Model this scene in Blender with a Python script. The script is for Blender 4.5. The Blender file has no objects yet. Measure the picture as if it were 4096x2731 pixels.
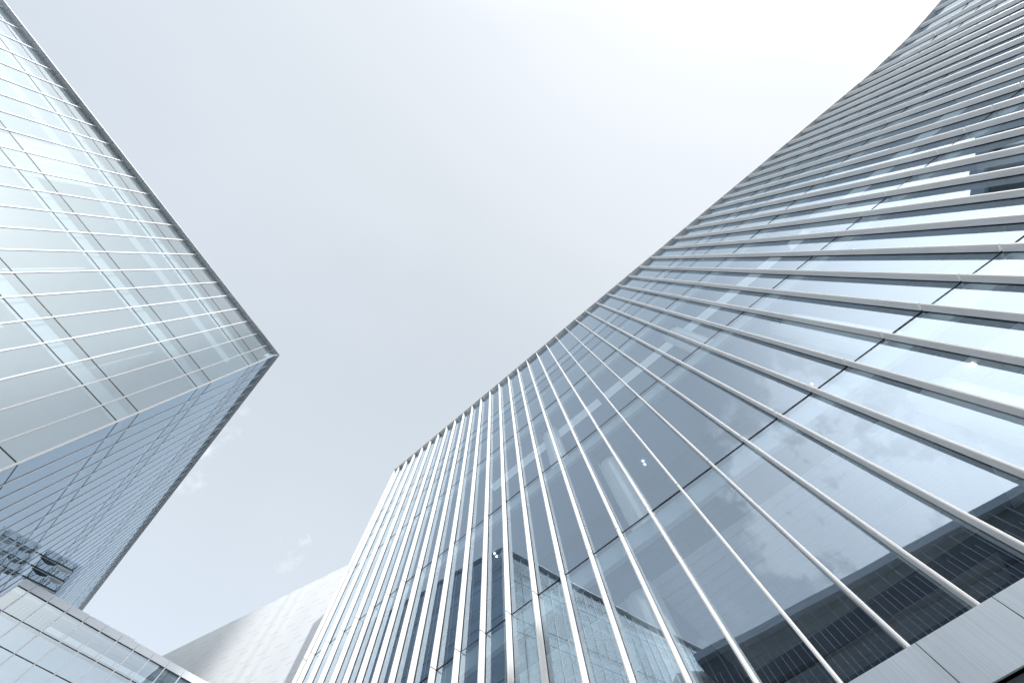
import bpy, math, random
from mathutils import Matrix, Vector, noise
random.seed(7)
scn = bpy.context.scene
COL = scn.collection
rad = math.radians

# ------------------------------------------------------------------ camera
R = [[0.9985758247757451, 0.0, -0.053350934138405436],
     [-0.012939502157530399, 0.970142500145332, -0.24219021180815706],
     [0.051758008630121595, 0.242535625036333, 0.9687608472326282]]
cd = bpy.data.cameras.new("camera")
cam = bpy.data.objects.new("camera", cd)
COL.objects.link(cam)
m = Matrix.Identity(4)
for i in range(3):
    m[i][0] = R[0][i]
    m[i][1] = -R[1][i]
    m[i][2] = -R[2][i]
cam.matrix_world = m
cd.sensor_fit = 'HORIZONTAL'
cd.sensor_width = 36.0
cd.lens = 36.0 * 1262.0 / 4096.0
cd.clip_start = 0.05
cd.clip_end = 5000
scn.camera = cam

# ------------------------------------------------------------------ sun, sky, exposure
SUN_AZ, SUN_EL = -60.5, 28.5
sdir = Vector((math.cos(rad(SUN_AZ)) * math.cos(rad(SUN_EL)), math.sin(rad(SUN_AZ)) * math.cos(rad(SUN_EL)), math.sin(rad(SUN_EL))))
sl = bpy.data.lights.new("sun", 'SUN')
sl.energy = 3.7
sl.angle = rad(0.53)
sl.color = (1.0, 0.98, 0.955)
so = bpy.data.objects.new("sun", sl)
COL.objects.link(so)
so.rotation_euler = sdir.to_track_quat('Z', 'Y').to_euler()

w = bpy.data.worlds.new("World")
scn.world = w
w.use_nodes = True
nt = w.node_tree
nt.nodes.clear()
N = nt.nodes.new
L = nt.links.new
out = N('ShaderNodeOutputWorld')
sky = N('ShaderNodeTexSky')
sky.sky_type = 'NISHITA'
sky.sun_disc = False
sky.sun_elevation = rad(SUN_EL)
sky.sun_rotation = rad(90 - SUN_AZ)
sky.air_density = 1.0
sky.dust_density = 1.0
sky.ozone_density = 1.0
bg1 = N('ShaderNodeBackground')
bg1.inputs['Strength'].default_value = 0.05
L(sky.outputs[0], bg1.inputs['Color'])
tc = N('ShaderNodeTexCoord')


def wmath(op, a, b=None, c=None, clamp=False):
    n_ = N('ShaderNodeMath')
    n_.operation = op
    n_.use_clamp = clamp
    for i_, v_ in enumerate((a, b, c)):
        if v_ is None:
            continue
        if isinstance(v_, (int, float)):
            n_.inputs[i_].default_value = v_
        else:
            L(v_, n_.inputs[i_])
    return n_.outputs[0]


def wdot(vec):
    n_ = N('ShaderNodeVectorMath')
    n_.operation = 'DOT_PRODUCT'
    L(tc.outputs['Generated'], n_.inputs[0])
    n_.inputs[1].default_value = vec
    return n_.outputs['Value']


def wramp(fac, stops, interp='EASE'):
    n_ = N('ShaderNodeValToRGB')
    n_.color_ramp.interpolation = interp
    els = n_.color_ramp.elements
    while len(els) < len(stops):
        els.new(0.5)
    for e_, (p_, c_) in zip(els, stops):
        e_.position = p_
        e_.color = (*c_, 1) if len(c_) == 3 else c_
    L(fac, n_.inputs[0])
    return n_.outputs[0]


cs = wdot(sdir)                       # 1 at the sun, falls away from it
glow = wramp(wmath('DIVIDE', wmath('ARCCOSINE', cs), math.pi), [
    (0.0, (1.0, 0.99, 0.97)), (0.045, (0.62, 0.62, 0.61)), (0.085, (0.40, 0.402, 0.405)), (0.13, (0.300, 0.304, 0.309)), (0.20, (0.272, 0.279, 0.289)),
    (0.30, (0.246, 0.257, 0.271)), (0.38, (0.226, 0.240, 0.259)), (0.47, (0.214, 0.231, 0.252)), (0.62, (0.218, 0.235, 0.254)), (1.0, (0.215, 0.231, 0.251))], 'CARDINAL')
glow_up = N('ShaderNodeVectorMath')
glow_up.operation = 'SCALE'
glow_up.inputs['Scale'].default_value = 3.3
L(glow, glow_up.inputs[0])
warm = N('ShaderNodeVectorMath')
warm.operation = 'MULTIPLY'
L(glow_up.outputs[0], warm.inputs[0])
warm.inputs[1].default_value = (1.005, 1.005, 0.972)
glow = warm.outputs[0]
# haze brightens towards the horizon
hz = wdot((0, 0, 1))
hzf = wmath('SUBTRACT', 1.0, wmath('DIVIDE', hz, 0.75), clamp=True)
hzf = wmath('MULTIPLY', wmath('POWER', hzf, 1.4), 0.45)
mixh = N('ShaderNodeMix')
mixh.data_type = 'RGBA'
L(hzf, mixh.inputs['Factor'])
L(glow, mixh.inputs['A'])
mixh.inputs['B'].default_value = (0.80, 0.86, 0.93, 1)
# clouds: small cumulus puffs in a few patches of sky plus a very thin veil
nz = N('ShaderNodeTexNoise')
nz.inputs['Scale'].default_value = 11.0
nz.inputs['Detail'].default_value = 9.0
nz.inputs['Roughness'].default_value = 0.62
L(tc.outputs['Generated'], nz.inputs['Vector'])


def patch(az, el, size, gain):
    v_ = (math.cos(rad(az)) * math.cos(rad(el)), math.sin(rad(az)) * math.cos(rad(el)), math.sin(rad(el)))
    d_ = wdot(v_)
    c0 = math.cos(rad(size))
    t_ = wmath('DIVIDE', wmath('SUBTRACT', d_, c0), 1 - c0, clamp=True)
    return wmath('MULTIPLY', wmath('POWER', t_, 0.6), gain)


patches = [(-117, 32, 15, 1.5), (-107, 40, 8, 1.1), (-150, 22, 14, .6)]


def sky_dir(x, y):
    v = ((x - 2048) / 1262.0, (y - 1365.5) / 1262.0, 1.0)
    wv = [sum(R[j][i] * v[j] for j in range(3)) for i in range(3)]
    return math.degrees(math.atan2(wv[1], wv[0])), math.degrees(math.atan2(wv[2], math.hypot(wv[0], wv[1])))


for x_, y_, s_, g_ in ((775, 1850, 4.0, .5), (905, 1715, 1.8, .3), (958, 1640, 1.2, .3), (1095, 2125, 2.2, .38), (1210, 2130, 2.2, .45), (1150, 2215, 2.2, .3)):
    patches.append((*sky_dir(x_, y_), s_, g_))
acc = None
for p_ in patches:
    o_ = patch(*p_)
    acc = o_ if acc is None else wmath('MAXIMUM', acc, o_)
cl = wmath('MULTIPLY', wramp(wmath('ADD', nz.outputs['Fac'], wmath('MULTIPLY', acc, 0.16)), [(0.565, (0, 0, 0)), (0.70, (1, 1, 1))]), acc, clamp=True)
veil = N('ShaderNodeTexNoise')
veil.inputs['Scale'].default_value = 1.6
veil.inputs['Detail'].default_value = 5.0
L(tc.outputs['Generated'], veil.inputs['Vector'])
vl = wmath('MULTIPLY', wramp(veil.outputs['Fac'], [(0.35, (0, 0, 0)), (0.75, (1, 1, 1))]), 0.10)
cl2 = wmath('MAXIMUM', cl, vl)
mixc = N('ShaderNodeMix')
mixc.data_type = 'RGBA'
L(cl2, mixc.inputs['Factor'])
L(mixh.outputs['Result'], mixc.inputs['A'])
mixc.inputs['B'].default_value = (1.25, 1.26, 1.28, 1)
bg2 = N('ShaderNodeBackground')
bg2.inputs['Strength'].default_value = 0.885
L(mixc.outputs['Result'], bg2.inputs['Color'])
# bright sunlit haze bank low on the sun's side, outside the frame; the facades mirror it
def bank(az, el, wd, pw, gain):
    d_ = wdot((math.cos(rad(az)) * math.cos(rad(el)), math.sin(rad(az)) * math.cos(rad(el)), math.sin(rad(el))))
    c0 = math.cos(rad(wd))
    return wmath('MULTIPLY', wmath('POWER', wmath('DIVIDE', wmath('SUBTRACT', d_, c0), 1 - c0, clamp=True), pw), gain)


lobes = wmath('ADD', bank(-88, 25, 35, 2.2, 1.75), bank(-42, 17, 30, 1.6, 0.5))
bg3 = N('ShaderNodeBackground')
bg3.inputs['Color'].default_value = (1.0, 0.985, 0.96, 1)
L(lobes, bg3.inputs['Strength'])
add0 = N('ShaderNodeAddShader')
L(bg1.outputs[0], add0.inputs[0])
L(bg3.outputs[0], add0.inputs[1])
add = N('ShaderNodeAddShader')
L(add0.outputs[0], add.inputs[0])
L(bg2.outputs[0], add.inputs[1])
L(add.outputs[0], out.inputs['Surface'])

scn.view_settings.view_transform = 'Standard'
scn.view_settings.look = 'None'
scn.view_settings.exposure = 0.0
scn.view_settings.gamma = 1.0
scn.render.engine = 'CYCLES'
scn.cycles.max_bounces = 10
scn.cycles.glossy_bounces = 5
scn.cycles.transparent_max_bounces = 24
scn.cycles.sample_clamp_indirect = 4.0


# ------------------------------------------------------------------ materials
def new_mat(name):
    m_ = bpy.data.materials.new(name)
    m_.use_nodes = True
    return m_, m_.node_tree, m_.node_tree.nodes['Principled BSDF']


def metal_paint(name, col, rough=0.4, spec=0.5, metallic=0.0, streak=0.06, scale=3.0, stretch=(1, 1, 0.06), bump=0.0):
    """painted or anodised metal with faint run-off streaks and cloudy wear"""
    m_, t, b = new_mat(name)
    tcn = t.nodes.new('ShaderNodeTexCoord')
    mp = t.nodes.new('ShaderNodeMapping')
    mp.inputs['Scale'].default_value = (scale * stretch[0], scale * stretch[1], scale * stretch[2])
    t.links.new(tcn.outputs['Object'], mp.inputs[0])
    n1 = t.nodes.new('ShaderNodeTexNoise')
    n1.inputs['Scale'].default_value = 4.0
    n1.inputs['Detail'].default_value = 8.0
    n1.inputs['Roughness'].default_value = 0.65
    t.links.new(mp.outputs[0], n1.inputs['Vector'])
    n2 = t.nodes.new('ShaderNodeTexNoise')
    n2.inputs['Scale'].default_value = 0.7
    n2.inputs['Detail'].default_value = 4.0
    t.links.new(tcn.outputs['Object'], n2.inputs['Vector'])
    ad = t.nodes.new('ShaderNodeMath')
    ad.operation = 'ADD'
    t.links.new(n1.outputs['Fac'], ad.inputs[0])
    t.links.new(n2.outputs['Fac'], ad.inputs[1])
    mr = t.nodes.new('ShaderNodeMapRange')
    mr.inputs['From Min'].default_value = 0.7
    mr.inputs['From Max'].default_value = 1.3
    mr.inputs['To Min'].default_value = 1 - streak
    mr.inputs['To Max'].default_value = 1 + streak
    t.links.new(ad.outputs[0], mr.inputs['Value'])
    mx = t.nodes.new('ShaderNodeVectorMath')
    mx.operation = 'SCALE'
    mx.inputs[0].default_value = col
    t.links.new(mr.outputs[0], mx.inputs['Scale'])
    t.links.new(mx.outputs[0], b.inputs['Base Color'])
    b.inputs['Roughness'].default_value = rough
    b.inputs['Metallic'].default_value = metallic
    b.inputs['Specular IOR Level'].default_value = spec
    if bump:
        bp = t.nodes.new('ShaderNodeBump')
        bp.inputs['Strength'].default_value = bump
        bp.inputs['Distance'].default_value = 0.01
        t.links.new(n1.outputs['Fac'], bp.inputs['Height'])
        t.links.new(bp.outputs[0], b.inputs['Normal'])
    return m_


def flat_mat(name, col, rough=0.7, spec=0.3):
    m_, t, b = new_mat(name)
    n1 = t.nodes.new('ShaderNodeTexNoise')
    n1.inputs['Scale'].default_value = 2.0
    n1.inputs['Detail'].default_value = 6.0
    tcn = t.nodes.new('ShaderNodeTexCoord')
    t.links.new(tcn.outputs['Object'], n1.inputs['Vector'])
    mr = t.nodes.new('ShaderNodeMapRange')
    mr.inputs['To Min'].default_value = 0.92
    mr.inputs['To Max'].default_value = 1.08
    t.links.new(n1.outputs['Fac'], mr.inputs['Value'])
    mx = t.nodes.new('ShaderNodeVectorMath')
    mx.operation = 'SCALE'
    mx.inputs[0].default_value = col
    t.links.new(mr.outputs[0], mx.inputs['Scale'])
    t.links.new(mx.outputs[0], b.inputs['Base Color'])
    b.inputs['Roughness'].default_value = rough
    b.inputs['Specular IOR Level'].default_value = spec
    return m_


def glass_mat(name, tint, refl, ior=1.9, base=0.05, gain=1.0, wave=0.012, wscale=0.9, film=0.0):
    """coated facade glass: mirror reflection growing with angle over a tinted see-through pane"""
    m_, t, b = new_mat(name)
    t.nodes.remove(b)
    o = t.nodes['Material Output']
    tr = t.nodes.new('ShaderNodeBsdfTransparent')
    tr.inputs['Color'].default_value = (*tint, 1)
    gl = t.nodes.new('ShaderNodeBsdfGlossy')
    gl.inputs['Color'].default_value = (*refl, 1)
    gl.inputs['Roughness'].default_value = 0.0
    ma = t.nodes.new('ShaderNodeMath')
    ma.operation = 'MULTIPLY_ADD'
    ma.use_clamp = True
    ma.inputs[1].default_value = gain
    ma.inputs[2].default_value = base + 0.07 * gain
    # mirror share by view angle, the same from inside and outside the pane
    lw = t.nodes.new('ShaderNodeLayerWeight')
    lw.inputs['Blend'].default_value = 0.5
    pw_ = t.nodes.new('ShaderNodeMath')
    pw_.operation = 'POWER'
    pw_.inputs[1].default_value = 4.0
    t.links.new(lw.outputs['Facing'], pw_.inputs[0])
    t.links.new(pw_.outputs[0], ma.inputs[0])
    mx = t.nodes.new('ShaderNodeMixShader')
    gi = t.nodes.new('ShaderNodeNewGeometry')
    rv = t.nodes.new('ShaderNodeMath')
    rv.operation = 'MULTIPLY_ADD'
    rv.use_clamp = True
    rv.inputs[1].default_value = 0.05
    t.links.new(gi.outputs['Random Per Island'], rv.inputs[0])
    t.links.new(ma.outputs[0], rv.inputs[2])
    t.links.new(rv.outputs[0], mx.inputs[0])
    t.links.new(tr.outputs[0], mx.inputs[1])
    t.links.new(gl.outputs[0], mx.inputs[2])
    if film:
        df = t.nodes.new('ShaderNodeBsdfDiffuse')
        df.inputs['Color'].default_value = (0.76, 0.845, 0.905, 1)
        fm = t.nodes.new('ShaderNodeMixShader')
        fn = t.nodes.new('ShaderNodeTexNoise')
        fn.inputs['Scale'].default_value = 0.35
        fn.inputs['Detail'].default_value = 5.0
        fc = t.nodes.new('ShaderNodeTexCoord')
        t.links.new(fc.outputs['Object'], fn.inputs['Vector'])
        fr_ = t.nodes.new('ShaderNodeMapRange')
        fr_.inputs['To Min'].default_value = film * 0.75
        fr_.inputs['To Max'].default_value = film * 1.25
        t.links.new(fn.outputs['Fac'], fr_.inputs['Value'])
        t.links.new(fr_.outputs[0], fm.inputs[0])
        t.links.new(mx.outputs[0], fm.inputs[1])
        t.links.new(df.outputs[0], fm.inputs[2])
        t.links.new(fm.outputs[0], o.inputs['Surface'])
    else:
        t.links.new(mx.outputs[0], o.inputs['Surface'])
    if wave:
        tcn = t.nodes.new('ShaderNodeTexCoord')
        n1 = t.nodes.new('ShaderNodeTexNoise')
        n1.inputs['Scale'].default_value = wscale
        n1.inputs['Detail'].default_value = 1.0
        t.links.new(tcn.outputs['Object'], n1.inputs['Vector'])
        bp = t.nodes.new('ShaderNodeBump')
        bp.inputs['Strength'].default_value = 1.0
        bp.inputs['Distance'].default_value = wave
        t.links.new(n1.outputs['Fac'], bp.inputs['Height'])
        t.links.new(bp.outputs[0], gl.inputs['Normal'])
    return m_


def lamp_mat(name, col, s):
    m_, t, b = new_mat(name)
    b.inputs['Base Color'].default_value = (*col, 1)
    b.inputs['Emission Color'].default_value = (*col, 1)
    b.inputs['Emission Strength'].default_value = s
    return m_


M = dict(
    fin=metal_paint('white_fin_metal', (0.76, 0.755, 0.745), rough=0.42, streak=0.08, scale=1.2),
    cap=metal_paint('zinc_cap_metal', (0.70, 0.70, 0.70), rough=0.35, metallic=0.35, streak=0.14, scale=3.0, stretch=(1, 1, 1)),
    gasket=flat_mat('black_gasket', (0.012, 0.013, 0.016), 0.5),
    steel=metal_paint('brushed_steel_panel', (0.56, 0.63, 0.69), rough=0.36, metallic=0.55, streak=0.16, scale=9.0, stretch=(1, 1, 0.02)),
    soffit=flat_mat('dark_soffit', (0.10, 0.12, 0.13), 0.6),
    ceiling=flat_mat('pale_ceiling', (0.80, 0.81, 0.81), 0.8),
    ceilingA=flat_mat('office_ceiling', (0.72, 0.74, 0.75), 0.8),
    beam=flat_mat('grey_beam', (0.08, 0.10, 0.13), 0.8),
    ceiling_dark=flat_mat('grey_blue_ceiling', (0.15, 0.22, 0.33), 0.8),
    slabedge=flat_mat('slab_edge_cover', (0.48, 0.56, 0.58), 0.6),
    inner=flat_mat('inner_wall', (0.38, 0.46, 0.55), 0.8),
    innerdark=flat_mat('inner_dark_wall', (0.05, 0.06, 0.08), 0.8),
    column=flat_mat('white_column', (0.80, 0.81, 0.80), 0.6),
    finA=metal_paint('pale_fin_metal', (0.78, 0.785, 0.79), rough=0.4, streak=0.03),
    capA=metal_paint('grey_parapet_metal', (0.50, 0.51, 0.52), rough=0.4, metallic=0.3, streak=0.08, scale=2.0, stretch=(1, 1, 1)),
    roof=flat_mat('roof_membrane', (0.35, 0.35, 0.35), 0.9),
    fascia=metal_paint('light_grey_fascia', (0.80, 0.84, 0.89), rough=0.45, streak=0.03, scale=2, stretch=(1, 1, 1)),
    mull=metal_paint('light_mullion', (0.86, 0.89, 0.92), rough=0.4, streak=0.03),
    strip=lamp_mat('lit_ceiling_strip', (0.80, 0.88, 0.92), 0.30),
    dot=lamp_mat('downlight_lamp', (1.0, 0.98, 0.94), 8.0),
    glassB=glass_mat('blue_facade_glass', (0.84, 0.91, 0.95), (0.72, 0.855, 0.98), ior=1.75, base=0.34, gain=0.66, wave=0.0022, wscale=0.55, film=0.015),
    glassA=glass_mat('pale_facade_glass', (0.66, 0.76, 0.80), (0.78, 0.89, 0.95), ior=1.75, base=0.24, gain=0.7, wave=0.002, wscale=0.5, film=0.17),
    glassA2=glass_mat('blue_tower_glass', (0.55, 0.68, 0.80), (0.74, 0.87, 0.99), ior=1.75, base=0.27, gain=0.75, wave=0.002, wscale=0.5, film=0.05),
    glassC=glass_mat('wing_glass', (0.66, 0.77, 0.86), (0.80, 0.91, 1.0), ior=1.8, base=0.22, gain=0.8, wave=0.004, wscale=0.6),
    canopyglass=glass_mat('canopy_glass', (0.88, 0.91, 0.93), (0.85, 0.92, 1.0), ior=1.45, base=0.0, gain=0.6, wave=0.0),
    darkglass=glass_mat('dark_glass', (0.03, 0.035, 0.045), (0.75, 0.85, 1.0), ior=1.35, base=0.0, gain=0.6, wave=0.004),
    black=flat_mat('black_cladding', (0.018, 0.02, 0.026), 0.45),
    darkgrey=flat_mat('dark_grey_cladding', (0.075, 0.085, 0.09), 0.5),
    palebar=metal_paint('pale_bar', (0.36, 0.40, 0.46), rough=0.4),
    paving=flat_mat('pale_paving', (0.53, 0.56, 0.59), 0.8),
)


def panel_mat(name, col):
    """white cladding boards: long upright joints and staggered short level joints"""
    m_, t, b = new_mat(name)
    uv = t.nodes.new('ShaderNodeUVMap')
    br = t.nodes.new('ShaderNodeTexBrick')
    br.offset = 0.37
    br.inputs['Color1'].default_value = (*col, 1)
    br.inputs['Color2'].default_value = (col[0] * .975, col[1] * .98, col[2] * .985, 1)
    br.inputs['Mortar'].default_value = (0.30, 0.31, 0.33, 1)
    br.inputs['Scale'].default_value = 1.0
    br.inputs['Mortar Size'].default_value = 0.011
    br.inputs['Mortar Smooth'].default_value = 0.3
    br.inputs['Brick Width'].default_value = 1.42
    br.inputs['Row Height'].default_value = 0.86
    t.links.new(uv.outputs[0], br.inputs['Vector'])
    # upright joints are tighter than the level ones: paint them over with the board colour
    sep = t.nodes.new('ShaderNodeSeparateXYZ')
    t.links.new(uv.outputs[0], sep.inputs[0])
    dv = t.nodes.new('ShaderNodeMath')
    dv.operation = 'DIVIDE'
    dv.inputs[1].default_value = 0.86
    t.links.new(sep.outputs['Y'], dv.inputs[0])
    fr = t.nodes.new('ShaderNodeMath')
    fr.operation = 'FRACT'
    t.links.new(dv.outputs[0], fr.inputs[0])
    pp = t.nodes.new('ShaderNodeMath')
    pp.operation = 'PINGPONG'
    pp.inputs[1].default_value = 0.5
    t.links.new(fr.outputs[0], pp.inputs[0])
    lt = t.nodes.new('ShaderNodeMath')
    lt.operation = 'LESS_THAN'
    lt.inputs[1].default_value = 0.02
    t.links.new(pp.outputs[0], lt.inputs[0])
    ml = t.nodes.new('ShaderNodeMath')
    ml.operation = 'MULTIPLY'
    ml.inputs[1].default_value = 0.80
    t.links.new(lt.outputs[0], ml.inputs[0])
    mx = t.nodes.new('ShaderNodeMix')
    mx.data_type = 'RGBA'
    t.links.new(ml.outputs[0], mx.inputs['Factor'])
    t.links.new(br.outputs['Color'], mx.inputs['A'])
    mx.inputs['B'].default_value = (col[0] * .97, col[1] * .97, col[2] * .97, 1)
    t.links.new(mx.outputs['Result'], b.inputs['Base Color'])
    b.inputs['Roughness'].default_value = 0.45
    return m_


M['boards'] = panel_mat('white_wall_boards', (0.78, 0.80, 0.81))


# ------------------------------------------------------------------ mesh helpers
class MB:
    def __init__(s):
        s.v = []
        s.f = []
        s.uv = []

    def quad(s, a, b, c, d, uv=None):
        i = len(s.v)
        s.v += [tuple(a), tuple(b), tuple(c), tuple(d)]
        s.f.append((i, i + 1, i + 2, i + 3))
        s.uv += list(uv) if uv else [(0, 0)] * 4

    def hexa(s, P):
        """8 corners: bottom ring 0-3, top ring 4-7"""
        for q in ((0, 3, 2, 1), (4, 5, 6, 7), (0, 1, 5, 4), (1, 2, 6, 5), (2, 3, 7, 6), (3, 0, 4, 7)):
            s.quad(*[P[i] for i in q])

    def bar(s, fr, s0, s1, o0, o1, z0, z1, z0b=None, z1b=None):
        """box in a wall frame: s along the wall, o out of it, z up; z0b/z1b = heights at the s1 end"""
        z0b = z0 if z0b is None else z0b
        z1b = z1 if z1b is None else z1b
        p = fr.p
        s.hexa([p(s0, o0, z0), p(s1, o0, z0b), p(s1, o1, z0b), p(s0, o1, z0),
                p(s0, o0, z1), p(s1, o0, z1b), p(s1, o1, z1b), p(s0, o1, z1)])

    def build(s, name, mat, parent=None, smooth=False):
        me = bpy.data.meshes.new(name)
        me.from_pydata(s.v, [], s.f)
        uvl = me.uv_layers.new(name='UVMap')
        for i, c in enumerate(s.uv):
            uvl.data[i].uv = c
        me.materials.append(mat)
        if smooth:
            for p_ in me.polygons:
                p_.use_smooth = True
        me.update()
        o = bpy.data.objects.new(name, me)
        COL.objects.link(o)
        if parent:
            o.parent = parent
            o.matrix_parent_inverse = parent.matrix_world.inverted()
        return o


class Fr:
    """vertical wall frame through plan point P, along unit d, outward normal n"""

    def __init__(s, P, d, toward=(0, 0)):
        l = math.hypot(*d)
        s.P = P
        s.d = (d[0] / l, d[1] / l)
        n = (s.d[1], -s.d[0])
        if (toward[0] - P[0]) * n[0] + (toward[1] - P[1]) * n[1] < 0:
            n = (-n[0], -n[1])
        s.n = n

    def p(s, a, o, z):
        return (s.P[0] + a * s.d[0] + o * s.n[0], s.P[1] + a * s.d[1] + o * s.n[1], z)

    def sub(s, a, o=0):
        q = s.p(a, o, 0)
        f = Fr(q[:2], s.d)
        f.n = s.n
        return f


def thing(name, label, cat, loc, group=None):
    o = bpy.data.objects.new(name, None)
    COL.objects.link(o)
    o.location = loc
    o.empty_display_size = 0.5
    o['label'] = label
    o['category'] = cat
    if group:
        o['group'] = group
    bpy.context.view_layer.update()
    return o


GZ = -1.6


def tilted_pane(mb, fr, s0, s1, off, z0, z1, z1b=None, tilt=0.0012):
    """one glass pane, its corners a hair out of true so that reflections break from pane to pane"""
    z1b = z1 if z1b is None else z1b
    wdt, hgt = s1 - s0, z1 - z0
    tx = random.gauss(0, tilt)
    tz = random.gauss(0, tilt)

    def q(a, z):
        return fr.p(a, off + tx * (a - (s0 + s1) / 2) + tz * (z - (z0 + z1) / 2), z)
    a, b, c, d = q(s0, z0), q(s1, z0), q(s1, z1b), q(s0, z1)
    # wind so that the normal faces outwards
    e1 = Vector(b) - Vector(a)
    e2 = Vector(d) - Vector(a)
    if e1.cross(e2).dot(Vector((fr.n[0], fr.n[1], 0))) > 0:
        mb.quad(a, b, c, d)
    else:
        mb.quad(a, d, c, b)


# ------------------------------------------------------------------ ground
g = MB()
g.quad((-1500, -1500, GZ), (1500, -1500, GZ), (1500, 1500, GZ), (-1500, 1500, GZ))
go = g.build('ground', M['paving'])
go['kind'] = 'structure'

# =================================================================== right building with deep fins
SB = 26.0
B0 = (-0.32112 * SB, 0.67702 * SB)
bs = (0.02985 * SB, -0.02667 * SB)
LB = math.hypot(*bs)
FB = Fr(B0, bs)
SLB = -0.00261
bulge = {44: .10, 45: .19, 46: .36, 47: .58, 48: .84, 49: 1.14, 50: 1.48, 51: 1.86, 52: 2.28, 53: 2.72, 54: 3.18}
KS = [-1.56] + list(range(-1, 55))


def qB(k, o=0.0):
    x = FB.p(k * LB, o + bulge.get(k, 0.0), 0)
    return x[:2]


def topB(k):
    return SB * (1 + SLB * k)


ROOT = 0.24
JB = [20.80, 19.72, 18.50, 16.22, 11.67, 7.11]
ZB = 2.55
bB = thing('finned_office_building', 'long glass office building with deep white upright fins and steel band, filling the right side', 'building',
           (FB.p(17.25 * LB, -6, 0)[0], FB.p(17.25 * LB, -6, 0)[1], GZ))

# fins, each with its black gasket
for idx, k in enumerate(KS):
    P = qB(k)
    if 1 <= idx < len(KS) - 1 and k >= 43:
        a = qB(KS[idx - 1])
        b = qB(KS[idx + 1])
        d = (b[0] - a[0], b[1] - a[1])
    else:
        d = bs
    fr = Fr(P, d)
    fr.n = fr.n if fr.n[0] * FB.n[0] + fr.n[1] * FB.n[1] > 0 else (-fr.n[0], -fr.n[1])
    t = 0.034
    zt = topB(k) - 0.004
    mb = MB()
    cuts = [ZB] + [z for z in (7.11, 11.67, 16.22, 20.80)] + [zt]
    for z0, z1 in zip(cuts[:-1], cuts[1:]):
        lo = z0 + (0.016 if z0 > ZB else 0)
        hi = z1 - (0.016 if z1 < zt else 0)
        # tapering blade: nose a little thinner than the root, with a small chamfer
        p = fr.p
        ts = t * 0.72
        jg = random.uniform(-.0025, .0025)
        jt = random.uniform(-.002, .002)
        ring = [(-t, -ROOT + 0.03), (-t * .9, -0.02), (-ts * .6, 0.0), (ts * .6, 0.0), (t * .9, -0.02), (t, -ROOT + 0.03)]
        ring = [(a_ + jg, o_ + jt) for a_, o_ in ring]
        n_ = len(ring)
        for i in range(n_):
            (a0, o0), (a1, o1) = ring[i], ring[(i + 1) % n_]
            mb.quad(p(a0, o0, lo), p(a1, o1, lo), p(a1, o1, hi), p(a0, o0, hi))
        for z in (lo, hi):
            mb.quad(p(*ring[0], z), p(*ring[1], z), p(*ring[4], z), p(*ring[5], z))
            mb.quad(p(*ring[1], z), p(*ring[2], z), p(*ring[3], z), p(*ring[4], z))
    fo = mb.build('fin', M['fin'], bB)
    gk = MB()
    gk.bar(fr, -0.018, 0.018, -ROOT - 0.02, -ROOT + 0.028, ZB, zt)
    gk.build('gasket', M['gasket'], fo)

# glazing, parapet and inside, bay by bay
for i in range(len(KS) - 1):
    k0, k1 = KS[i], KS[i + 1]
    a, b = qB(k0), qB(k1)
    fr = Fr(a, (b[0] - a[0], b[1] - a[1]))
    fr.n = fr.n if fr.n[0] * FB.n[0] + fr.n[1] * FB.n[1] > 0 else (-fr.n[0], -fr.n[1])
    W = math.hypot(b[0] - a[0], b[1] - a[1])
    t0, t1 = topB(k0) - .02, topB(k1) - .02
    mb = MB()
    zs = [ZB, 7.11, 11.67, 16.22, 18.50, 19.72, 20.80]
    for z0, z1 in zip(zs[:-1], zs[1:]):
        tilted_pane(mb, fr, 0.008, W - 0.008, -ROOT, z0 + .01, z1 - .01, tilt=0.0015)
    tilted_pane(mb, fr, 0.008, W - 0.008, -ROOT, 20.81, t0, t1, tilt=0.0015)
    mb.build('window', M['glassB'], bB)

# transoms: dark level joints running the length of the facade
for z, h in zip(JB, (.022, .016, .016, .034, .036, .038)):
    mb = MB()
    for i in range(len(KS) - 1):
        a, b = qB(KS[i]), qB(KS[i + 1])
        fr = Fr(a, (b[0] - a[0], b[1] - a[1]))
        fr.n = fr.n if fr.n[0] * FB.n[0] + fr.n[1] * FB.n[1] > 0 else (-fr.n[0], -fr.n[1])
        W = math.hypot(b[0] - a[0], b[1] - a[1])
        mb.bar(fr, 0.036, W - 0.036, -ROOT - .05, -ROOT + .006, z - h / 2, z + h / 2)
    mb.build('transom', M['gasket'], bB)

# parapet ledge in short metal lengths
kk = -1.62
seg = 0
led = MB()


def kpt(k, o):
    if k <= 43:
        return FB.p(k * LB, o, 0)[:2]
    f = math.floor(k)
    a, b = qB(f, o), qB(f + 1, o)
    t_ = k - f
    return (a[0] + (b[0] - a[0]) * t_, a[1] + (b[1] - a[1]) * t_)


while kk < 53.6:
    k2 = kk + 0.889
    ka, kb = kk + 0.006, k2 - 0.012
    pts = []
    for z_ in (0, .16):
        for kq, o in ((ka, 0.012), (kb, 0.012), (kb, -ROOT - 0.3), (ka, -ROOT - 0.3)):
            x, y = kpt(kq, o)
            pts.append((x, y, topB(kq) + z_))
    led.hexa(pts)
    kk = k2
led.build('parapet_cap', M['cap'], bB)
# dark void right behind the cap joints
vo = MB()
for i in range(len(KS) - 1):
    pts = []
    for z_ in (0.03, .13):
        for kq, o in ((KS[i], -0.03), (KS[i + 1], -0.03), (KS[i + 1], -ROOT - .25), (KS[i], -ROOT - .25)):
            x, y = qB(kq, o)
            pts.append((x, y, topB(kq) + z_))
    vo.hexa(pts)
vo.build('cap_backing', M['gasket'], bB)

DEP = 13.0


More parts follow.
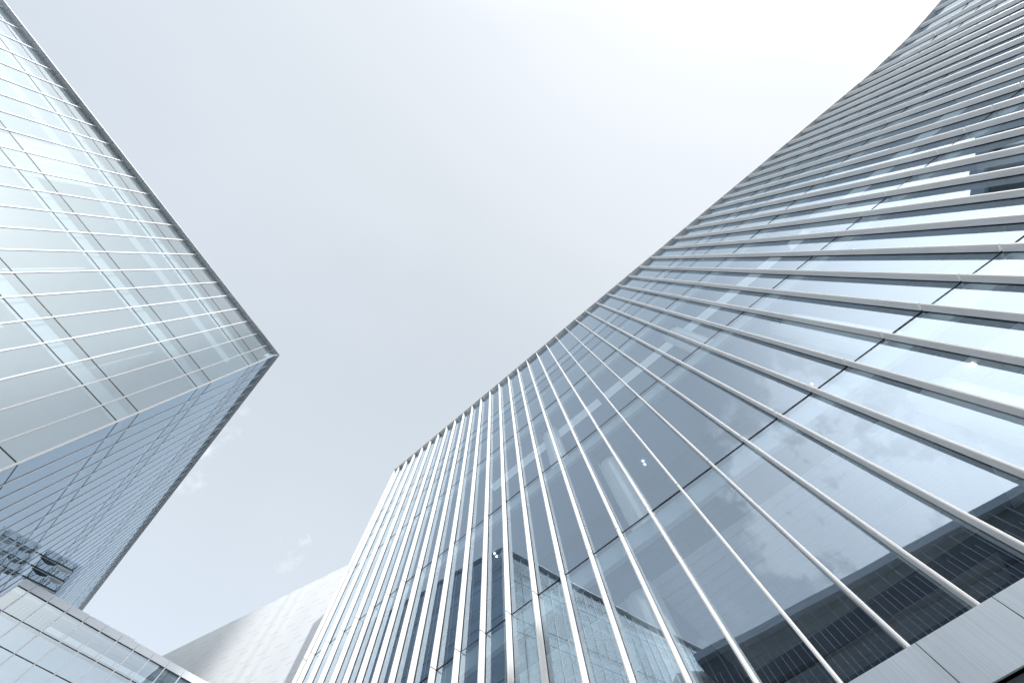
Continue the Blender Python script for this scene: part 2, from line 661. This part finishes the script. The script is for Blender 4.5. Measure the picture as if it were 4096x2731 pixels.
def slabB(z, th, o0, o1, mat, name, k0=-1.5, k1=43.5):
    mb = MB()
    mb.bar(FB, k0 * LB, k1 * LB, -o1, -o0, z, z + th)
    return mb.build(name, mat, bB)


roofm = MB()
x0, x1 = -1.55 * LB, 43.5 * LB
roofm.bar(FB, x0, x1, -DEP, -ROOT - .31, topB(-1.55) - .5, topB(-1.55) + .05, topB(43.5) - .5, topB(43.5) + .05)
roofm.build('roof', M['roof'], bB)
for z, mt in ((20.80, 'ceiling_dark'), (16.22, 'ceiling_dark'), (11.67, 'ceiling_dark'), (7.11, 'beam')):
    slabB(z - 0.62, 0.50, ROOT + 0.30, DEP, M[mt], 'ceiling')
    sl_ = MB()
    sl_.bar(FB, -1.5 * LB, 43.5 * LB, -ROOT - .28, -ROOT - .10, z - .50, z - .05)
    sl_.build('slab_edge', M['slabedge'], bB)
slabB(18.50 - 0.30, 0.2, ROOT + 0.12, ROOT + 1.3, M['slabedge'], 'ceiling')
slabB(2.3, 0.25, ROOT + 0.10, DEP, M['ceiling'], 'floor')
for z in (7.11, 11.67, 16.22, 20.80):
    slabB(z - 0.115, 0.03, ROOT + 0.32, DEP, M['ceiling'], 'floor')
# back wall and party walls
bw = MB()
bw.bar(FB, -1.5 * LB, 43.5 * LB, -DEP - .3, -DEP, GZ, 22.6)
bw.build('core_wall', M['column'], bB)
ew = MB()
ew.bar(FB, -1.56 * LB - .05, -1.56 * LB + .12, -DEP, -ROOT - .05, GZ, 25.6)
ew.build('end_wall', M['fin'], bB)
ew = MB()
ew.bar(FB, 54 * LB, 54 * LB + .3, -DEP, 3.0, GZ, 22.0)
ew.build('end_wall', M['inner'], bB)
# curved end behind bulge
eb = MB()
for k in range(43, 54):
    a = qB(k, -4)
    b = qB(k + 1, -4)
    f_ = Fr(a, (b[0] - a[0], b[1] - a[1]))
    eb.bar(f_, 0, math.hypot(b[0] - a[0], b[1] - a[1]), -.2, 0, GZ, topB(k) - .1)
eb.build('core_wall', M['inner'], bB)
# inside lining: bright light trough under the b floor, beams, columns and ribbed ceiling low down
ls = MB()
ls.bar(FB, 17.0 * LB, 27.6 * LB, -ROOT - 1.55, -ROOT - 1.15, 15.50, 15.56)
ls.bar(FB, 28.2 * LB, 43.0 * LB, -ROOT - 1.55, -ROOT - 1.15, 15.50, 15.56)
ls.build('ceiling_light', M['strip'], bB)
ls = MB()
ls.bar(FB, 9.0 * LB, 16.6 * LB, -ROOT - 1.55, -ROOT - 1.15, 15.50, 15.56)
ls.build('ceiling_light', M['strip'], bB)
for z, ks in ((11.67, (15.5, 23.5, 31.5)), (7.11, (14.5, 22.5, 30.5, 38.5)), (16.22, (13.5, 21.5, 29.5, 37.5))):
    for k in ks:
        cm = MB()
        f_ = FB.sub(k * LB, -ROOT - 1.0)
        nn = 20
        for j in range(nn):
            a0, a1 = 2 * math.pi * j / nn, 2 * math.pi * (j + 1) / nn
            r = .46
            cm.quad(f_.p(r * math.cos(a0), r * math.sin(a0), z - 4.5), f_.p(r * math.cos(a1), r * math.sin(a1), z - 4.5),
                    f_.p(r * math.cos(a1), r * math.sin(a1), z - .6), f_.p(r * math.cos(a0), r * math.sin(a0), z - .6))
        cm.build('column', M['column'], bB, smooth=True)
        bm_ = MB()
        bm_.bar(f_, -.3, .3, -9.0, .62, z - 1.02, z - .63)
        bm_.build('beam', M['beam'], bB)
# long edge beams
for z, o_, wd, mt in ((11.67, 2.9, .35, 'beam'), (11.67, 5.2, .3, 'beam'), (16.22, 3.6, .3, 'beam'), (7.11, .62, .30, 'beam'), (7.11, 6.2, .9, 'beam')):
    b_ = MB()
    b_.bar(FB, -1 * LB, 43 * LB, -ROOT - o_ - wd, -ROOT - o_, z - .80, z - .63)
    b_.build('beam', M[mt], bB)
# ribbed lowest ceiling boards (shadow gaps between pale boards)
rb = MB()
o_ = 1.0
while o_ < 8.5:
    rb.bar(FB, 8 * LB, 43 * LB, -ROOT - o_ - .365, -ROOT - o_, 6.40, 6.47)
    o_ += .43
rb.build('ceiling_boards', M['ceiling'], bB)
for k, o_ in ((20.5, 3.4), (27.4, 3.1)):
    gr = MB()
    for j in range(6):
        gr.bar(FB, k * LB + j * .09, k * LB + j * .09 + .05, -ROOT - o_ - .35, -ROOT - o_, 6.36, 6.395)
    gr.build('air_grille', M['inner'], bB)


def disc(name, fr, s_, o_, z, r, mat, parent):
    d_ = MB()
    nn = 12
    for j in range(nn):
        a0, a1 = 2 * math.pi * j / nn, 2 * math.pi * (j + 1) / nn
        d_.quad(fr.p(s_, o_, z), fr.p(s_ + r * math.cos(a0), o_ + r * math.sin(a0), z), fr.p(s_ + r * math.cos(a1), o_ + r * math.sin(a1), z), fr.p(s_, o_, z))
        d_.quad(fr.p(s_ + r * math.cos(a0), o_ + r * math.sin(a0), z), fr.p(s_ + r * math.cos(a1), o_ + r * math.sin(a1), z),
                fr.p(s_ + r * math.cos(a1), o_ + r * math.sin(a1), z + .05), fr.p(s_ + r * math.cos(a0), o_ + r * math.sin(a0), z + .05))
    return d_.build(name, mat, parent)


DOTS = [(2571, 1841), (2578, 1855), (2498, 1688), (3247, 1533), (3240, 1548), (3143, 1203), (3887, 1457), (1978, 2210), (1986, 2222)]
f0 = 1262.0


def ray(x, y):
    v = ((x - 2048) / f0, (y - 1365.5) / f0, 1.0)
    wv = [sum(R[j][i] * v[j] for j in range(3)) for i in range(3)]
    return wv


for (x, y) in DOTS:
    v = ray(x, y)
    # lamp sits on the first ceiling the ray meets behind the glass
    for zc in (5.9, 6.40, 11.05, 15.60, 20.18):
        t_ = zc / v[2]
        px, py = v[0] * t_, v[1] * t_
        s_ = (px - B0[0]) * FB.d[0] + (py - B0[1]) * FB.d[1]
        o_ = (px - B0[0]) * FB.n[0] + (py - B0[1]) * FB.n[1]
        if o_ < -ROOT - .35 and zc != 5.9:
            disc('downlight', FB, s_, o_, zc - (.055 if zc != 6.40 else .06), .032, M['dot'], bB)
            break

# steel band over the entrance level, its soffit and recessed wall
for k in range(-2, 50):
    p_ = MB()
    p_.bar(FB, (k + .035) * LB, (k + 1 - .012) * LB + .035 * LB - .0, .56, .60, 2.18, 2.67)
    p_.build('steel_panel', M['steel'], bB)
bk = MB()
bk.bar(FB, -2 * LB, 50 * LB, -ROOT - .2, .545, 2.20, 2.545)
bk.build('band_backing', M['gasket'], bB)
sf = MB()
sf.bar(FB, -2 * LB, 50 * LB, -3.0, .52, 2.10, 2.165)
sf.build('soffit', M['soffit'], bB)
rw = MB()
rw.bar(FB, -1.5 * LB, 50 * LB, -3.2, -3.0, GZ, 2.15)
rw.build('entrance_wall', M['darkgrey'], bB)

# =================================================================== left tower
SA = 27.6
CA = (-0.6990 * SA, 0.2885 * SA)
a1 = (-0.01945 * SA, -0.03914 * SA)
a2 = (-0.03162 * SA, 0.03288 * SA)
L1, L2 = math.hypot(*a1), math.hypot(*a2)
o1 = (-0.69716 * SA, 0.29043 * SA)
o2 = (-0.70072 * SA, 0.28798 * SA)
F1 = Fr(o1, a1)
F2 = Fr(o2, a2)
tA = thing('glass_tower', 'pale glass tower with thin white fins and sharp grey parapet corner at the left', 'building', (-26.0, 10.0, GZ))
levels = []
zz = .9315
while zz * SA > GZ:
    levels.append(zz * SA)
    levels.append((zz - .0365) * SA)
    zz -= .1628
ADEP = .045
ADEP2 = .034
LEV1 = levels
LEV2 = [(.9315 + .1628 * j) * SA for j in range(2, 0, -1)] + [(.895 + .1628 * j) * SA for j in range(2, 0, -1)] + levels


def top1(i):
    return SA * (1 - .00208 * i)


def top2(i):
    return SA * (1 + .00485 * i)


corner = (F1.p(.155 * L1, 0, 0)[0], F1.p(.155 * L1, 0, 0)[1])
for F, Ls, n_, tp, first in ((F1, L1, 31, top1, .155), (F2, L2, 50, top2, 0.0)):
    AD = ADEP if F is F1 else ADEP2
    idx = ([first] if F is F1 else []) + list(range(1, n_))
    for i in idx:
        fr = F.sub(i * Ls)
        mb = MB()
        wd = .034 if i >= 1 else .05
        dp = 0.0
        mb.bar(fr, -wd, wd, -AD + .008, dp, GZ + .3, tp(i) - .01)
        fo = mb.build('fin', M['finA'], tA)
        gk = MB()
        gk.bar(fr, -.018, .018, -AD - .02, -AD + .0075, GZ + .3, tp(i) - .01)
        gk.build('gasket', M['gasket'], fo)
    ii = ([first] if F is F1 else [0.0]) + list(range(1, n_))
    for a_, b_ in zip(ii[:-1], ii[1:]):
        fr = F.sub(a_ * Ls)
        W = (b_ - a_) * Ls
        mb = MB()
        LV = LEV1 if F is F1 else LEV2
        zs = [GZ] + sorted(LV)
        zs = [z for z in zs if z < tp(a_) - .1]
        for z0, z1 in zip(zs[:-1], zs[1:]):
            tilted_pane(mb, fr, .01, W - .01, -AD, z0 + .01, z1 - .01, tilt=.0008)
        tilted_pane(mb, fr, .01, W - .01, -AD, zs[-1] + .01, tp(a_) - .02, tp(b_) - .02, tilt=.0008)
        mb.build('window', M['glassA' if F is F1 else 'glassA2'], tA)
    for z in (LEV1 if F is F1 else LEV2):
        st_ = first if F is F1 else 0
        while tp(st_) < z + .15 and F is F2:
            st_ += 1
        mb = MB()
        mb.bar(F, st_ * Ls + .03, (n_ - 1) * Ls, -AD - .05, -AD + .006, z - .018, z + .018)
        mb.build('transom', M['gasket'], tA)
# parapet ledge: mitred at the corner, in short lengths with open joints
u0 = Vector((-0.68668, 0.28593)) * SA * 0.998
for F, Ls, n_, tp, ov, seg in ((F1, L1, 31, top1, .33, .76), (F2, L2, 50, top2, .25, .72)):
    s_corner = (u0.x - F.P[0]) * F.d[0] + (u0.y - F.P[1]) * F.d[1]
    s_in = -.45 if F is F1 else .10
    mb = MB()
    k = 0
    nxt = .55
    while True:
        s_a = (k + (.004 / Ls if k else 0)) * Ls
        s_b = (nxt - .011) * Ls
        pts = []
        for zo in (.0, .05):
            for s_, o_, first_ in ((s_a, ov, 1), (s_b, ov, 0), (s_b, -.5, 0), (s_a, -.5, 2)):
                ss = s_
                if k == 0 and first_ == 1:
                    ss = s_corner
                if k == 0 and first_ == 2:
                    ss = .62
                x, y, _ = F.p(ss, o_, 0)
                pts.append((x, y, tp(ss / Ls) + zo))
        mb.hexa(pts)
        k = nxt
        nxt += seg
        if nxt > n_ - 1:
            break
    mb.build('parapet_cap', M['capA'], tA)
    mb = MB()
    mb.bar(F, .9 * Ls, (n_ - 1.2) * Ls, -.45, ov - .03, tp(.9) + .015, tp(.9) + .035, tp(n_ - 1.2) + .015, tp(n_ - 1.2) + .035)
    mb.build('cap_backing', M['gasket'], tA)

# tower inside: floors, core, bright cove along the fourth level, blinds
pA, pB_ = F1.p(30 * L1, -.4, 0), F2.p(49 * L2, -.4, 0)
cin = (corner[0] - .45, corner[1] - .05)


def floorA(z, th, mat, name, inset=.3):
    """floor plate following both facades"""
    c = F1.p(.155 * L1 + .05, -inset, 0)
    e1 = F1.p(30 * L1, -inset, 0)
    e2 = F2.p(49 * L2, -inset, 0)
    back = (-62, 6)
    ring = [c[:2], e1[:2], (-60, -26), back, e2[:2]]
    mb = MB()
    for zc, fl in ((z, True), (z + th, False)):
        pass
    v0 = [(x, y, z) for x, y in ring]
    v1 = [(x, y, z + th) for x, y in ring]
    for i in range(len(ring)):
        j = (i + 1) % len(ring)
        mb.quad(v0[i], v0[j], v1[j], v1[i])
    mb.quad(v0[0], v0[1], v0[2], v0[3])
    mb.quad(v0[0], v0[3], v0[4], v0[0])
    mb.quad(v1[0], v1[1], v1[2], v1[3])
    mb.quad(v1[0], v1[3], v1[4], v1[0])
    return mb.build(name, mat, tA)


for j, z in enumerate(levels[0::2]):
    floorA(z - .95, .75, M['ceilingA'], 'ceiling', .32)
rf = floorA(SA - 2.2, .12, M['roof'], 'roof', .30)
for z in ((.9315 + .1628) * SA, (.9315 + .3256) * SA):
    i_ = 0
    while top2(i_) < z + .2:
        i_ += 1
    mb = MB()
    mb.bar(F2, i_ * L2, 49 * L2, -9, -.4, z - .9, z - .2)
    mb.build('ceiling', M['ceilingA'], tA)
mb = MB()
mb.bar(F2, .6, 49 * L2, -9, -.42, top2(.5) - .35, top2(.5) + .02, top2(49) - .35, top2(49) + .02)
mb.build('roof', M['roof'], tA)
mb = MB()
mb.bar(F1, .6, 29.8 * L1, -9, -.42, top1(.5) - .35, top1(.5) + .02, top1(29.8) - .35, top1(29.8) + .02)
mb.build('roof', M['roof'], tA)
cm = MB()
f_ = F1.sub(5 * L1)
cm.bar(f_, 0, 22, -9, -7, GZ, SA - 1)
cm.build('core_wall', M['inner'], tA)
cm = MB()
f_ = F2.sub(6 * L2)
cm.bar(f_, 0, 48, -8, -6.5, GZ, SA - 1, GZ, 32)
cm.build('core_wall', M['inner'], tA)
z4 = levels[0] - .95
for z_, s0_, s1_, off in ((levels[0] - 1.02, 1.2, 30 * L1, 1.05), ):
    ls = MB()
    ls.bar(F1, s0_, s1_, -ADEP - off - .38, -ADEP - off, z_, z_ + .05)
    ls.build('ceiling_light', M['strip'], tA)
# blinds and partitions behind the tower glass
for s0_, s1_, z0_, z1_, dpt, mt in ((3.2, 3.3, levels[4] + .1, levels[3] - .2, 5.0, 'column'), (8.8, 8.9, levels[4] + .1, levels[3] - .2, 5.0, 'column'),
                                    (6.0, 10.8, levels[6] + .1, levels[5] - .4, .5, 'ceiling'), (14.5, 17.0, levels[2] - .1, levels[1] - .6, .6, 'column')):
    b_ = MB()
    b_.bar(F1, s0_, s1_, -ADEP - dpt, -ADEP - .45, z0_, z1_)
    b_.build('partition', M[mt], tA)
# small glass canopy hung on the shaded face of the tower, just above the corner of the low wing
HC = 17.42
sc0 = (-28.19 - F2.P[0]) * F2.d[0] + (17.41 - F2.P[1]) * F2.d[1]
cA = thing('glass_canopy', 'small clear glass canopy with dark spider arms, on the tower above the low wing corner', 'canopy', F2.p(sc0 + 1.6, .1, HC))
for i_ in range(3):
    for o0_, o1_ in ((.16, 1.24), (1.26, 2.40)):
        g_ = MB()
        g_.bar(F2, sc0 + i_ * 1.13 + .01 - (.0 if i_ else .02), sc0 + (i_ + 1) * 1.13 - .01, o0_, o1_, HC + .16, HC + .18)
        g_.build('glass_sheet', M['canopyglass'], cA)
for k_ in range(3):
    sb_ = sc0 + .43 + 1.12 * k_
    b_ = MB()
    b_.bar(F2, sb_ - .025, sb_ + .03, .0, 2.12, HC, HC + .05)
    b_.build('beam', M['darkgrey'], cA)
    # bowed web, light put into its colour: outer half lit white, inner shaded grey
    for (oa, ob, mt_) in ((1.22, 2.10, 'column'), (.2, 1.16, 'soffit')):
        w_ = MB()
        nn = 8
        for q_ in range(nn):
            f0_, f1_ = q_ / nn, (q_ + 1) / nn
            d0, d1_ = .05 + .26 * math.sin(math.pi * f0_) ** .8, .05 + .26 * math.sin(math.pi * min(.999, f1_)) ** .8
            w_.bar(F2, sb_ + .03, sb_ + .03 + d0, oa + (ob - oa) * f0_, oa + (ob - oa) * f1_, HC - .06, HC - .022)
        w_.build('web', M[mt_], cA)
for o_ in (.26, 1.22, 2.11):
    r_ = MB()
    r_.bar(F2, sc0 + .1, sc0 + 3.3, o_ - .012, o_ + .012, HC + .045, HC + .075)
    r_.build('tie_rod', M['gasket'], cA)
for k_ in range(3):
    for o_ in (.32, 1.05, 1.38, 2.02):
        sp_ = MB()
        s__ = sc0 + .43 + 1.12 * k_ - .02
        for sx, ox in ((-.15, -.09), (-.15, .09), (-.27, .0)):
            P_ = F2.p(s__, o_, HC + .03)
            Q_ = F2.p(s__ + sx, o_ + ox, HC + .15)
            n1_, n2_ = F2.d, F2.n
            t_ = .008
            sp_.hexa([(P_[0] + a_ * t_ * n1_[0] + b_ * t_ * n2_[0], P_[1] + a_ * t_ * n1_[1] + b_ * t_ * n2_[1], P_[2]) for a_, b_ in ((-1, -1), (1, -1), (1, 1), (-1, 1))] +
                     [(Q_[0] + a_ * t_ * n1_[0] + b_ * t_ * n2_[0], Q_[1] + a_ * t_ * n1_[1] + b_ * t_ * n2_[1], Q_[2]) for a_, b_ in ((-1, -1), (1, -1), (1, 1), (-1, 1))])
            sp_.bar(F2.sub(0), s__ + sx - .02, s__ + sx + .02, o_ + ox - .02, o_ + ox + .02, HC + .13, HC + .158)
        sp_.build('spider_arm', M['gasket'], cA)

# =================================================================== low glass wing, lower left
SC = 16.8
C0 = (-1.69427 * SC, 1.15033 * SC)
cdv = (0.04503 * SC, 0.05217 * SC)
LC = math.hypot(*cdv)
FC = Fr(C0, cdv)
wC = thing('low_glass_wing', 'low glass wing with square panes and pale grey fascia at the lower left corner', 'building', (-26.5, 24.5, GZ))
rows = [SC * (.97852 - .0637 * j) for j in range(0, 17)]
Z0 = -.64
NC = 11
for i in range(-1, NC):
    s0_ = (Z0 if i < 0 else i) * LC
    s1_ = (i + 1) * LC
    p_ = MB()
    p_.bar(FC, s0_ + .006, s1_ - .012, -.03, .016, rows[0] + .012, SC)
    p_.build('fascia_panel', M['fascia'], wC)
    mb = MB()
    for j in range(len(rows) - 1):
        tilted_pane(mb, FC, s0_ + (.03 if i >= 0 else .09), s1_ - .03, -.05, rows[j + 1] + .01, rows[j] - .01, tilt=.0015)
    mb.build('window', M['glassC'], wC)
    mu = MB()
    mu.bar(FC, s1_ - .034, s1_ + .034, -.06, .012, GZ, rows[0] + .0)
    mu.build('mullion', M['mull'], wC)
cp = MB()
cp.bar(FC, Z0 * LC, Z0 * LC + .085, -.3, .02, GZ, rows[0] + .018)
cp.build('corner_post', M['mull'], wC)
for z in rows:
    tr_ = MB()
    tr_.bar(FC, Z0 * LC + .09, NC * LC, -.08, -.043, z - .022, z + .016)
    tr_.build('transom', M['gasket'], wC)
bk = MB()
bk.bar(FC, Z0 * LC + .02, NC * LC, -.16, -.037, rows[0] + .03, SC - .03)
bk.build('fascia_backing', M['gasket'], wC)
# body
FCs = Fr(FC.p(Z0 * LC, 0, 0)[:2], (F2.d[0], F2.d[1]))
cr_ = FC.p(Z0 * LC, -.1, 0)
cr2 = (cr_[0] + F2.d[0] * 9, cr_[1] + F2.d[1] * 9)
e_ = FC.p(NC * LC, -.1, 0)
e2_ = FC.p(NC * LC - 3, -6.0, 0)


def plateC(z, th, mat, name, ins=.12):
    c_ = FC.p(Z0 * LC + .05, -ins, 0)
    ring = [c_[:2], FC.p(NC * LC, -ins, 0)[:2], e2_[:2], cr2]
    mb = MB()
    v0 = [(x, y, z) for x, y in ring]
    v1 = [(x, y, z + th) for x, y in ring]
    mb.hexa(v0 + v1)
    return mb.build(name, mat, wC)


plateC(SC - .25, .12, M['roof'], 'roof', .17)
for z in (rows[0] - .12, rows[0] - .12 - 4.3, rows[0] - .12 - 8.6):
    plateC(z - .05, .15, M['ceiling'], 'ceiling', .20)
sw = MB()
c_ = FC.p(Z0 * LC, -.31, 0)
sw.hexa([(c_[0], c_[1], GZ), (c_[0] + .1, c_[1] + .1, GZ), (cr2[0] + .1, cr2[1] + .1, GZ), (cr2[0], cr2[1], GZ),
         (c_[0], c_[1], SC - .03), (c_[0] + .1, c_[1] + .1, SC - .03), (cr2[0] + .1, cr2[1] + .1, SC - .03), (cr2[0], cr2[1], SC - .03)])
sw.build('side_wall', M['darkgrey'], wC)
bw = MB()
bw.bar(FC, 0.4, NC * LC - 3, -5.5, -5.3, GZ, SC - .4)
bw.build('back_wall', M['ceiling'], wC)
# opaque lower lining behind the second and third pane rows
ln = MB()
ln.bar(FC, Z0 * LC + .12, NC * LC, -.46, -.40, GZ, rows[1] - .02)
ln.build('spandrel_lining', M['ceilingA'], wC)
st = MB()
for i in range(1, 9):
    st.bar(FC, (i + .9) * LC, (i + 1.82) * LC, -1.75, -1.15, rows[0] - .20, rows[0] - .178)
st.build('ceiling_light', M['strip'], wC)
st = MB()
st.bar(FC, .3 * LC, NC * LC, -.95, -.80, rows[0] - .32, rows[0] - .172)
st.build('beam', M['inner'], wC)
bl = MB()
for i in range(26):
    bl.bar(FC, Z0 * LC + .15 + i * .026 * 1.0, Z0 * LC + .162 + i * .026, -.3, -.22, rows[1] + .03, rows[0] - .05)
bl.build('blind', M['black'], wC)
bl = MB()
for i in range(9):
    bl.bar(FC, .12 * LC + i * .22, .12 * LC + .03 + i * .22, -.6, -.45, rows[1] + .03, rows[0] - .19)
bl.build('blind', M['column'], wC)

# roof screen standing on the wing
H_E = 19.6
pe0 = (-1.60 * H_E, 1.262 * H_E)
pe1 = (-1.432 * H_E, 1.437 * H_E)
FE = Fr(pe0, (pe1[0] - pe0[0], pe1[1] - pe0[1]))
LE = math.hypot(pe1[0] - pe0[0], pe1[1] - pe0[1])
sE = thing('roof_screen', 'short white slatted screen peeking over the fascia of the low glass wing', 'screen', (pe0[0], pe0[1], SC - .13))
n_e = 9
for i in range(n_e):
    mb = MB()
    mb.bar(FE, i * LE / n_e + .02, (i + 1) * LE / n_e - .05, -.08, 0, SC - .13, H_E - .10 * (i % 2) * 0 - .05)
    mb.build('slat_panel', M['fin'], sE)
    mb = MB()
    mb.bar(FE, (i + 1) * LE / n_e - .045, (i + 1) * LE / n_e + .015, -.08, .05, SC - .13, H_E)
    mb.build('post', M['mull'], sE)

# =================================================================== white boarded building at the back
HD = 25.0
d1 = (-1.35993531 * HD, 1.53658731 * HD)
d2 = (-0.72795968 * HD, 1.20458054 * HD)
FD = Fr(d1, (d2[0] - d1[0], d2[1] - d1[1]))
wD = thing('white_boarded_building', 'white building with softly folded boarded wall, behind the finned facade at the bottom', 'building', (-24, 34, GZ))
mb = MB()
sa, sb = -9.0, 24.0
n_s = 420
ru1 = (-1.35993531, 1.53658731)
ru2 = (-0.72795968, 1.20458054)
rm = (ru2[1] - ru1[1], -(ru2[0] - ru1[0]))
rc = rm[0] * ru1[0] + rm[1] * ru1[1]


def roofD(x, y):
    """sloping roofline"""
    return (rm[0] * x + rm[1] * y) / rc


def foldD(s_):
    """soft upright pleats in the wall"""
    v = 0.0
    for c_, w_, a_ in ((-6, 1.0, .02), (-2.4, .9, .015), (3.6, .6, .022), (5.2, .55, .035), (6.6, .5, .02), (9.5, .8, .02)):
        v += a_ * math.exp(-((s_ - c_) / w_) ** 2)
    return v


QD = (-24.5, 33.4)


def headD(s_):
    return rad(-27.7)


ss = [0.0]
pts = [QD]
step = .07
x, y = QD
for i in range(1, 230):
    h_ = headD(i * step - step / 2)
    x += math.cos(h_) * step
    y += math.sin(h_) * step
    pts.append((x, y))
    ss.append(i * step)
x, y = QD
for i in range(1, 420):
    h_ = headD(-i * step + step / 2)
    x -= math.cos(h_) * step
    y -= math.sin(h_) * step
    pts.insert(0, (x, y))
    ss.insert(0, -i * step)
me_v, me_f, me_uv, tops = [], [], [], []
for (x, y), s_ in zip(pts, ss):
    h_ = headD(s_)
    o_ = foldD(s_)
    x2, y2 = x + math.sin(h_) * o_, y - math.cos(h_) * o_
    tz_ = roofD(x, y)
    tops.append((x2, y2, tz_))
    me_v += [(x2, y2, GZ), (x2, y2, tz_)]
me = bpy.data.meshes.new('wall')
for i in range(len(pts) - 1):
    me_f.append((2 * i, 2 * i + 2, 2 * i + 3, 2 * i + 1))
    me_uv += [(GZ, ss[i]), (GZ, ss[i + 1]), (tops[i + 1][2], ss[i + 1]), (tops[i][2], ss[i])]
me.from_pydata(me_v, [], me_f)
ul = me.uv_layers.new(name='UVMap')
for i, c_ in enumerate(me_uv):
    ul.data[i].uv = (c_[0] + 40, c_[1] + 40)
for p_ in me.polygons:
    p_.use_smooth = True
me.materials.append(M['boards'])
ow = bpy.data.objects.new('wall', me)
COL.objects.link(ow)
ow.parent = wD
ow.matrix_parent_inverse = wD.matrix_world.inverted()
rfd = MB()
for i in range(0, len(tops) - 6, 6):
    a_, b_ = tops[i], tops[min(i + 6, len(tops) - 1)]
    rfd.quad((a_[0], a_[1], a_[2] - .03), (b_[0], b_[1], b_[2] - .03), (b_[0] + 5, b_[1] + 9, b_[2] - .3), (a_[0] + 5, a_[1] + 9, a_[2] - .3))
rfd.build('roof', M['roof'], wD)
for q_ in (tops[0], tops[-1]):
    e_w = MB()
    e_w.quad((q_[0], q_[1], GZ), (q_[0] + 5, q_[1] + 9, GZ), (q_[0] + 5, q_[1] + 9, q_[2] - .3), (q_[0], q_[1], q_[2]))
    e_w.build('end_wall', M['fin'], wD)

# =================================================================== buildings behind the camera, seen as reflections
mdir = (math.cos(rad(-139)), math.sin(rad(-139)))
tdir = (-mdir[1], mdir[0])      # along the facade
if tdir[0] < 0:
    tdir = (-tdir[0], -tdir[1])
HK = 24.0
PK = (mdir[0] * 31.3, mdir[1] * 31.3)
FK = Fr(PK, tdir)
azL = rad(-146.2)
hx, hy = 3.7, 7.1
dx_, dy_ = math.cos(azL), math.sin(azL)
tt = (31.3 - (hx * mdir[0] + hy * mdir[1])) / (dx_ * mdir[0] + dy_ * mdir[1])
gx, gy = hx + tt * dx_, hy + tt * dy_
sL = (gx - PK[0]) * FK.d[0] + (gy - PK[1]) * FK.d[1]
kB = thing('dark_glass_building', 'near black glass building with thin pale upright bars, mirrored low in the finned facade', 'building',
           (PK[0] - 4, PK[1] - 4, GZ))
sR = sL + 44
b_ = MB()
b_.bar(FK, sL, sR, -16, -.3, GZ, HK - 2.1)
b_.build('wall', M['black'], kB)
b_ = MB()
b_.bar(FK, sL, sR, -.28, 0, GZ, HK - 2.1)
b_.build('glazing', M['darkglass'], kB)
b_ = MB()
b_.bar(FK, sL - .2, sR, -16, -.6, HK - 2.08, HK - .6)
b_.build('upper_storey', M['soffit'], kB)
b_ = MB()
b_.bar(FK, sL - .4, sR, -16.3, .35, HK - .6, HK)
b_.build('parapet', M['palebar'], kB)
s_ = sL + .6
q = 0
while s_ < sR:
    v_ = MB()
    v_.bar(FK, s_, s_ + .06, 0.01, .16, GZ, HK - (2.1 if q % 2 else .62))
    v_.build('mullion', M['palebar'], kB)
    s_ += .82 if q % 3 else .60
    q += 1
for z in [HK - 2.1 - 2.0 * j for j in range(1, 11)]:
    v_ = MB()
    v_.bar(FK, sL, sR, 0.004, .12, z, z + .28)
    v_.build('spandrel', M['black'], kB)

# block behind camera to the upper right
fx = (14.8, -2.8)
az = rad(-70)
ctr = (fx[0] + 46 * math.cos(az), fx[1] + 46 * math.sin(az))
FX = Fr(ctr, (-math.sin(az), math.cos(az)))
xB = thing('grey_stone_building', 'grey building with banded windows, mirrored between fins at the right edge', 'building', (ctr[0], ctr[1] - 5, GZ))
b_ = MB()
b_.bar(FX, -5.6, 1.6, -9, 0, GZ, 39)
b_.build('wall', M['darkgrey'], xB)
b_ = MB()
b_.bar(FX, -5.9, 1.8, -9.4, .5, 39, 40.2)
b_.build('cornice', M['palebar'], xB)
for j in range(9):
    for i in range(4):
        b_ = MB()
        b_.bar(FX, -5.2 + i * 1.75, -4.1 + i * 1.75, .01, .05, 4 + j * 3.6, 6.2 + j * 3.6)
    b_.build('window', M['black'], xB)


# unseen tower added to cast shade over the white wall's left and low wing
qa = QD
sh = Vector((sdir.x, sdir.y)).normalized()
pt = (qa[0] + 250 * sh.x, qa[1] + 250 * sh.y)
FT = Fr(pt, (-sh.y, sh.x))
if FT.d[0] < 0:
    FT.d = (-FT.d[0], -FT.d[1])
ttz = 25 + 250 * math.tan(rad(SUN_EL)) + 3
tB = thing('added_shade_tower', 'added pale banded tower, unseen far beyond the frame, put there to shade the left of the white wall', 'building', (pt[0] - 4, pt[1], GZ))
b_ = MB()
b_.bar(FT, -10.5, 0, -12, 12, GZ, ttz)
b_.build('wall', M['column'], tB)
for j in range(int(ttz / 4) - 1):
    b_ = MB()
    b_.bar(FT, -10.1, -.4, 12.01, 12.06, 3 + j * 4, 5.2 + j * 4)
    b_.build('window_band', M['inner'], tB)
b_ = MB()
b_.bar(FT, -10.7, .2, -12.2, 12.2, ttz, ttz + .8)
b_.build('parapet', M['palebar'], tB)
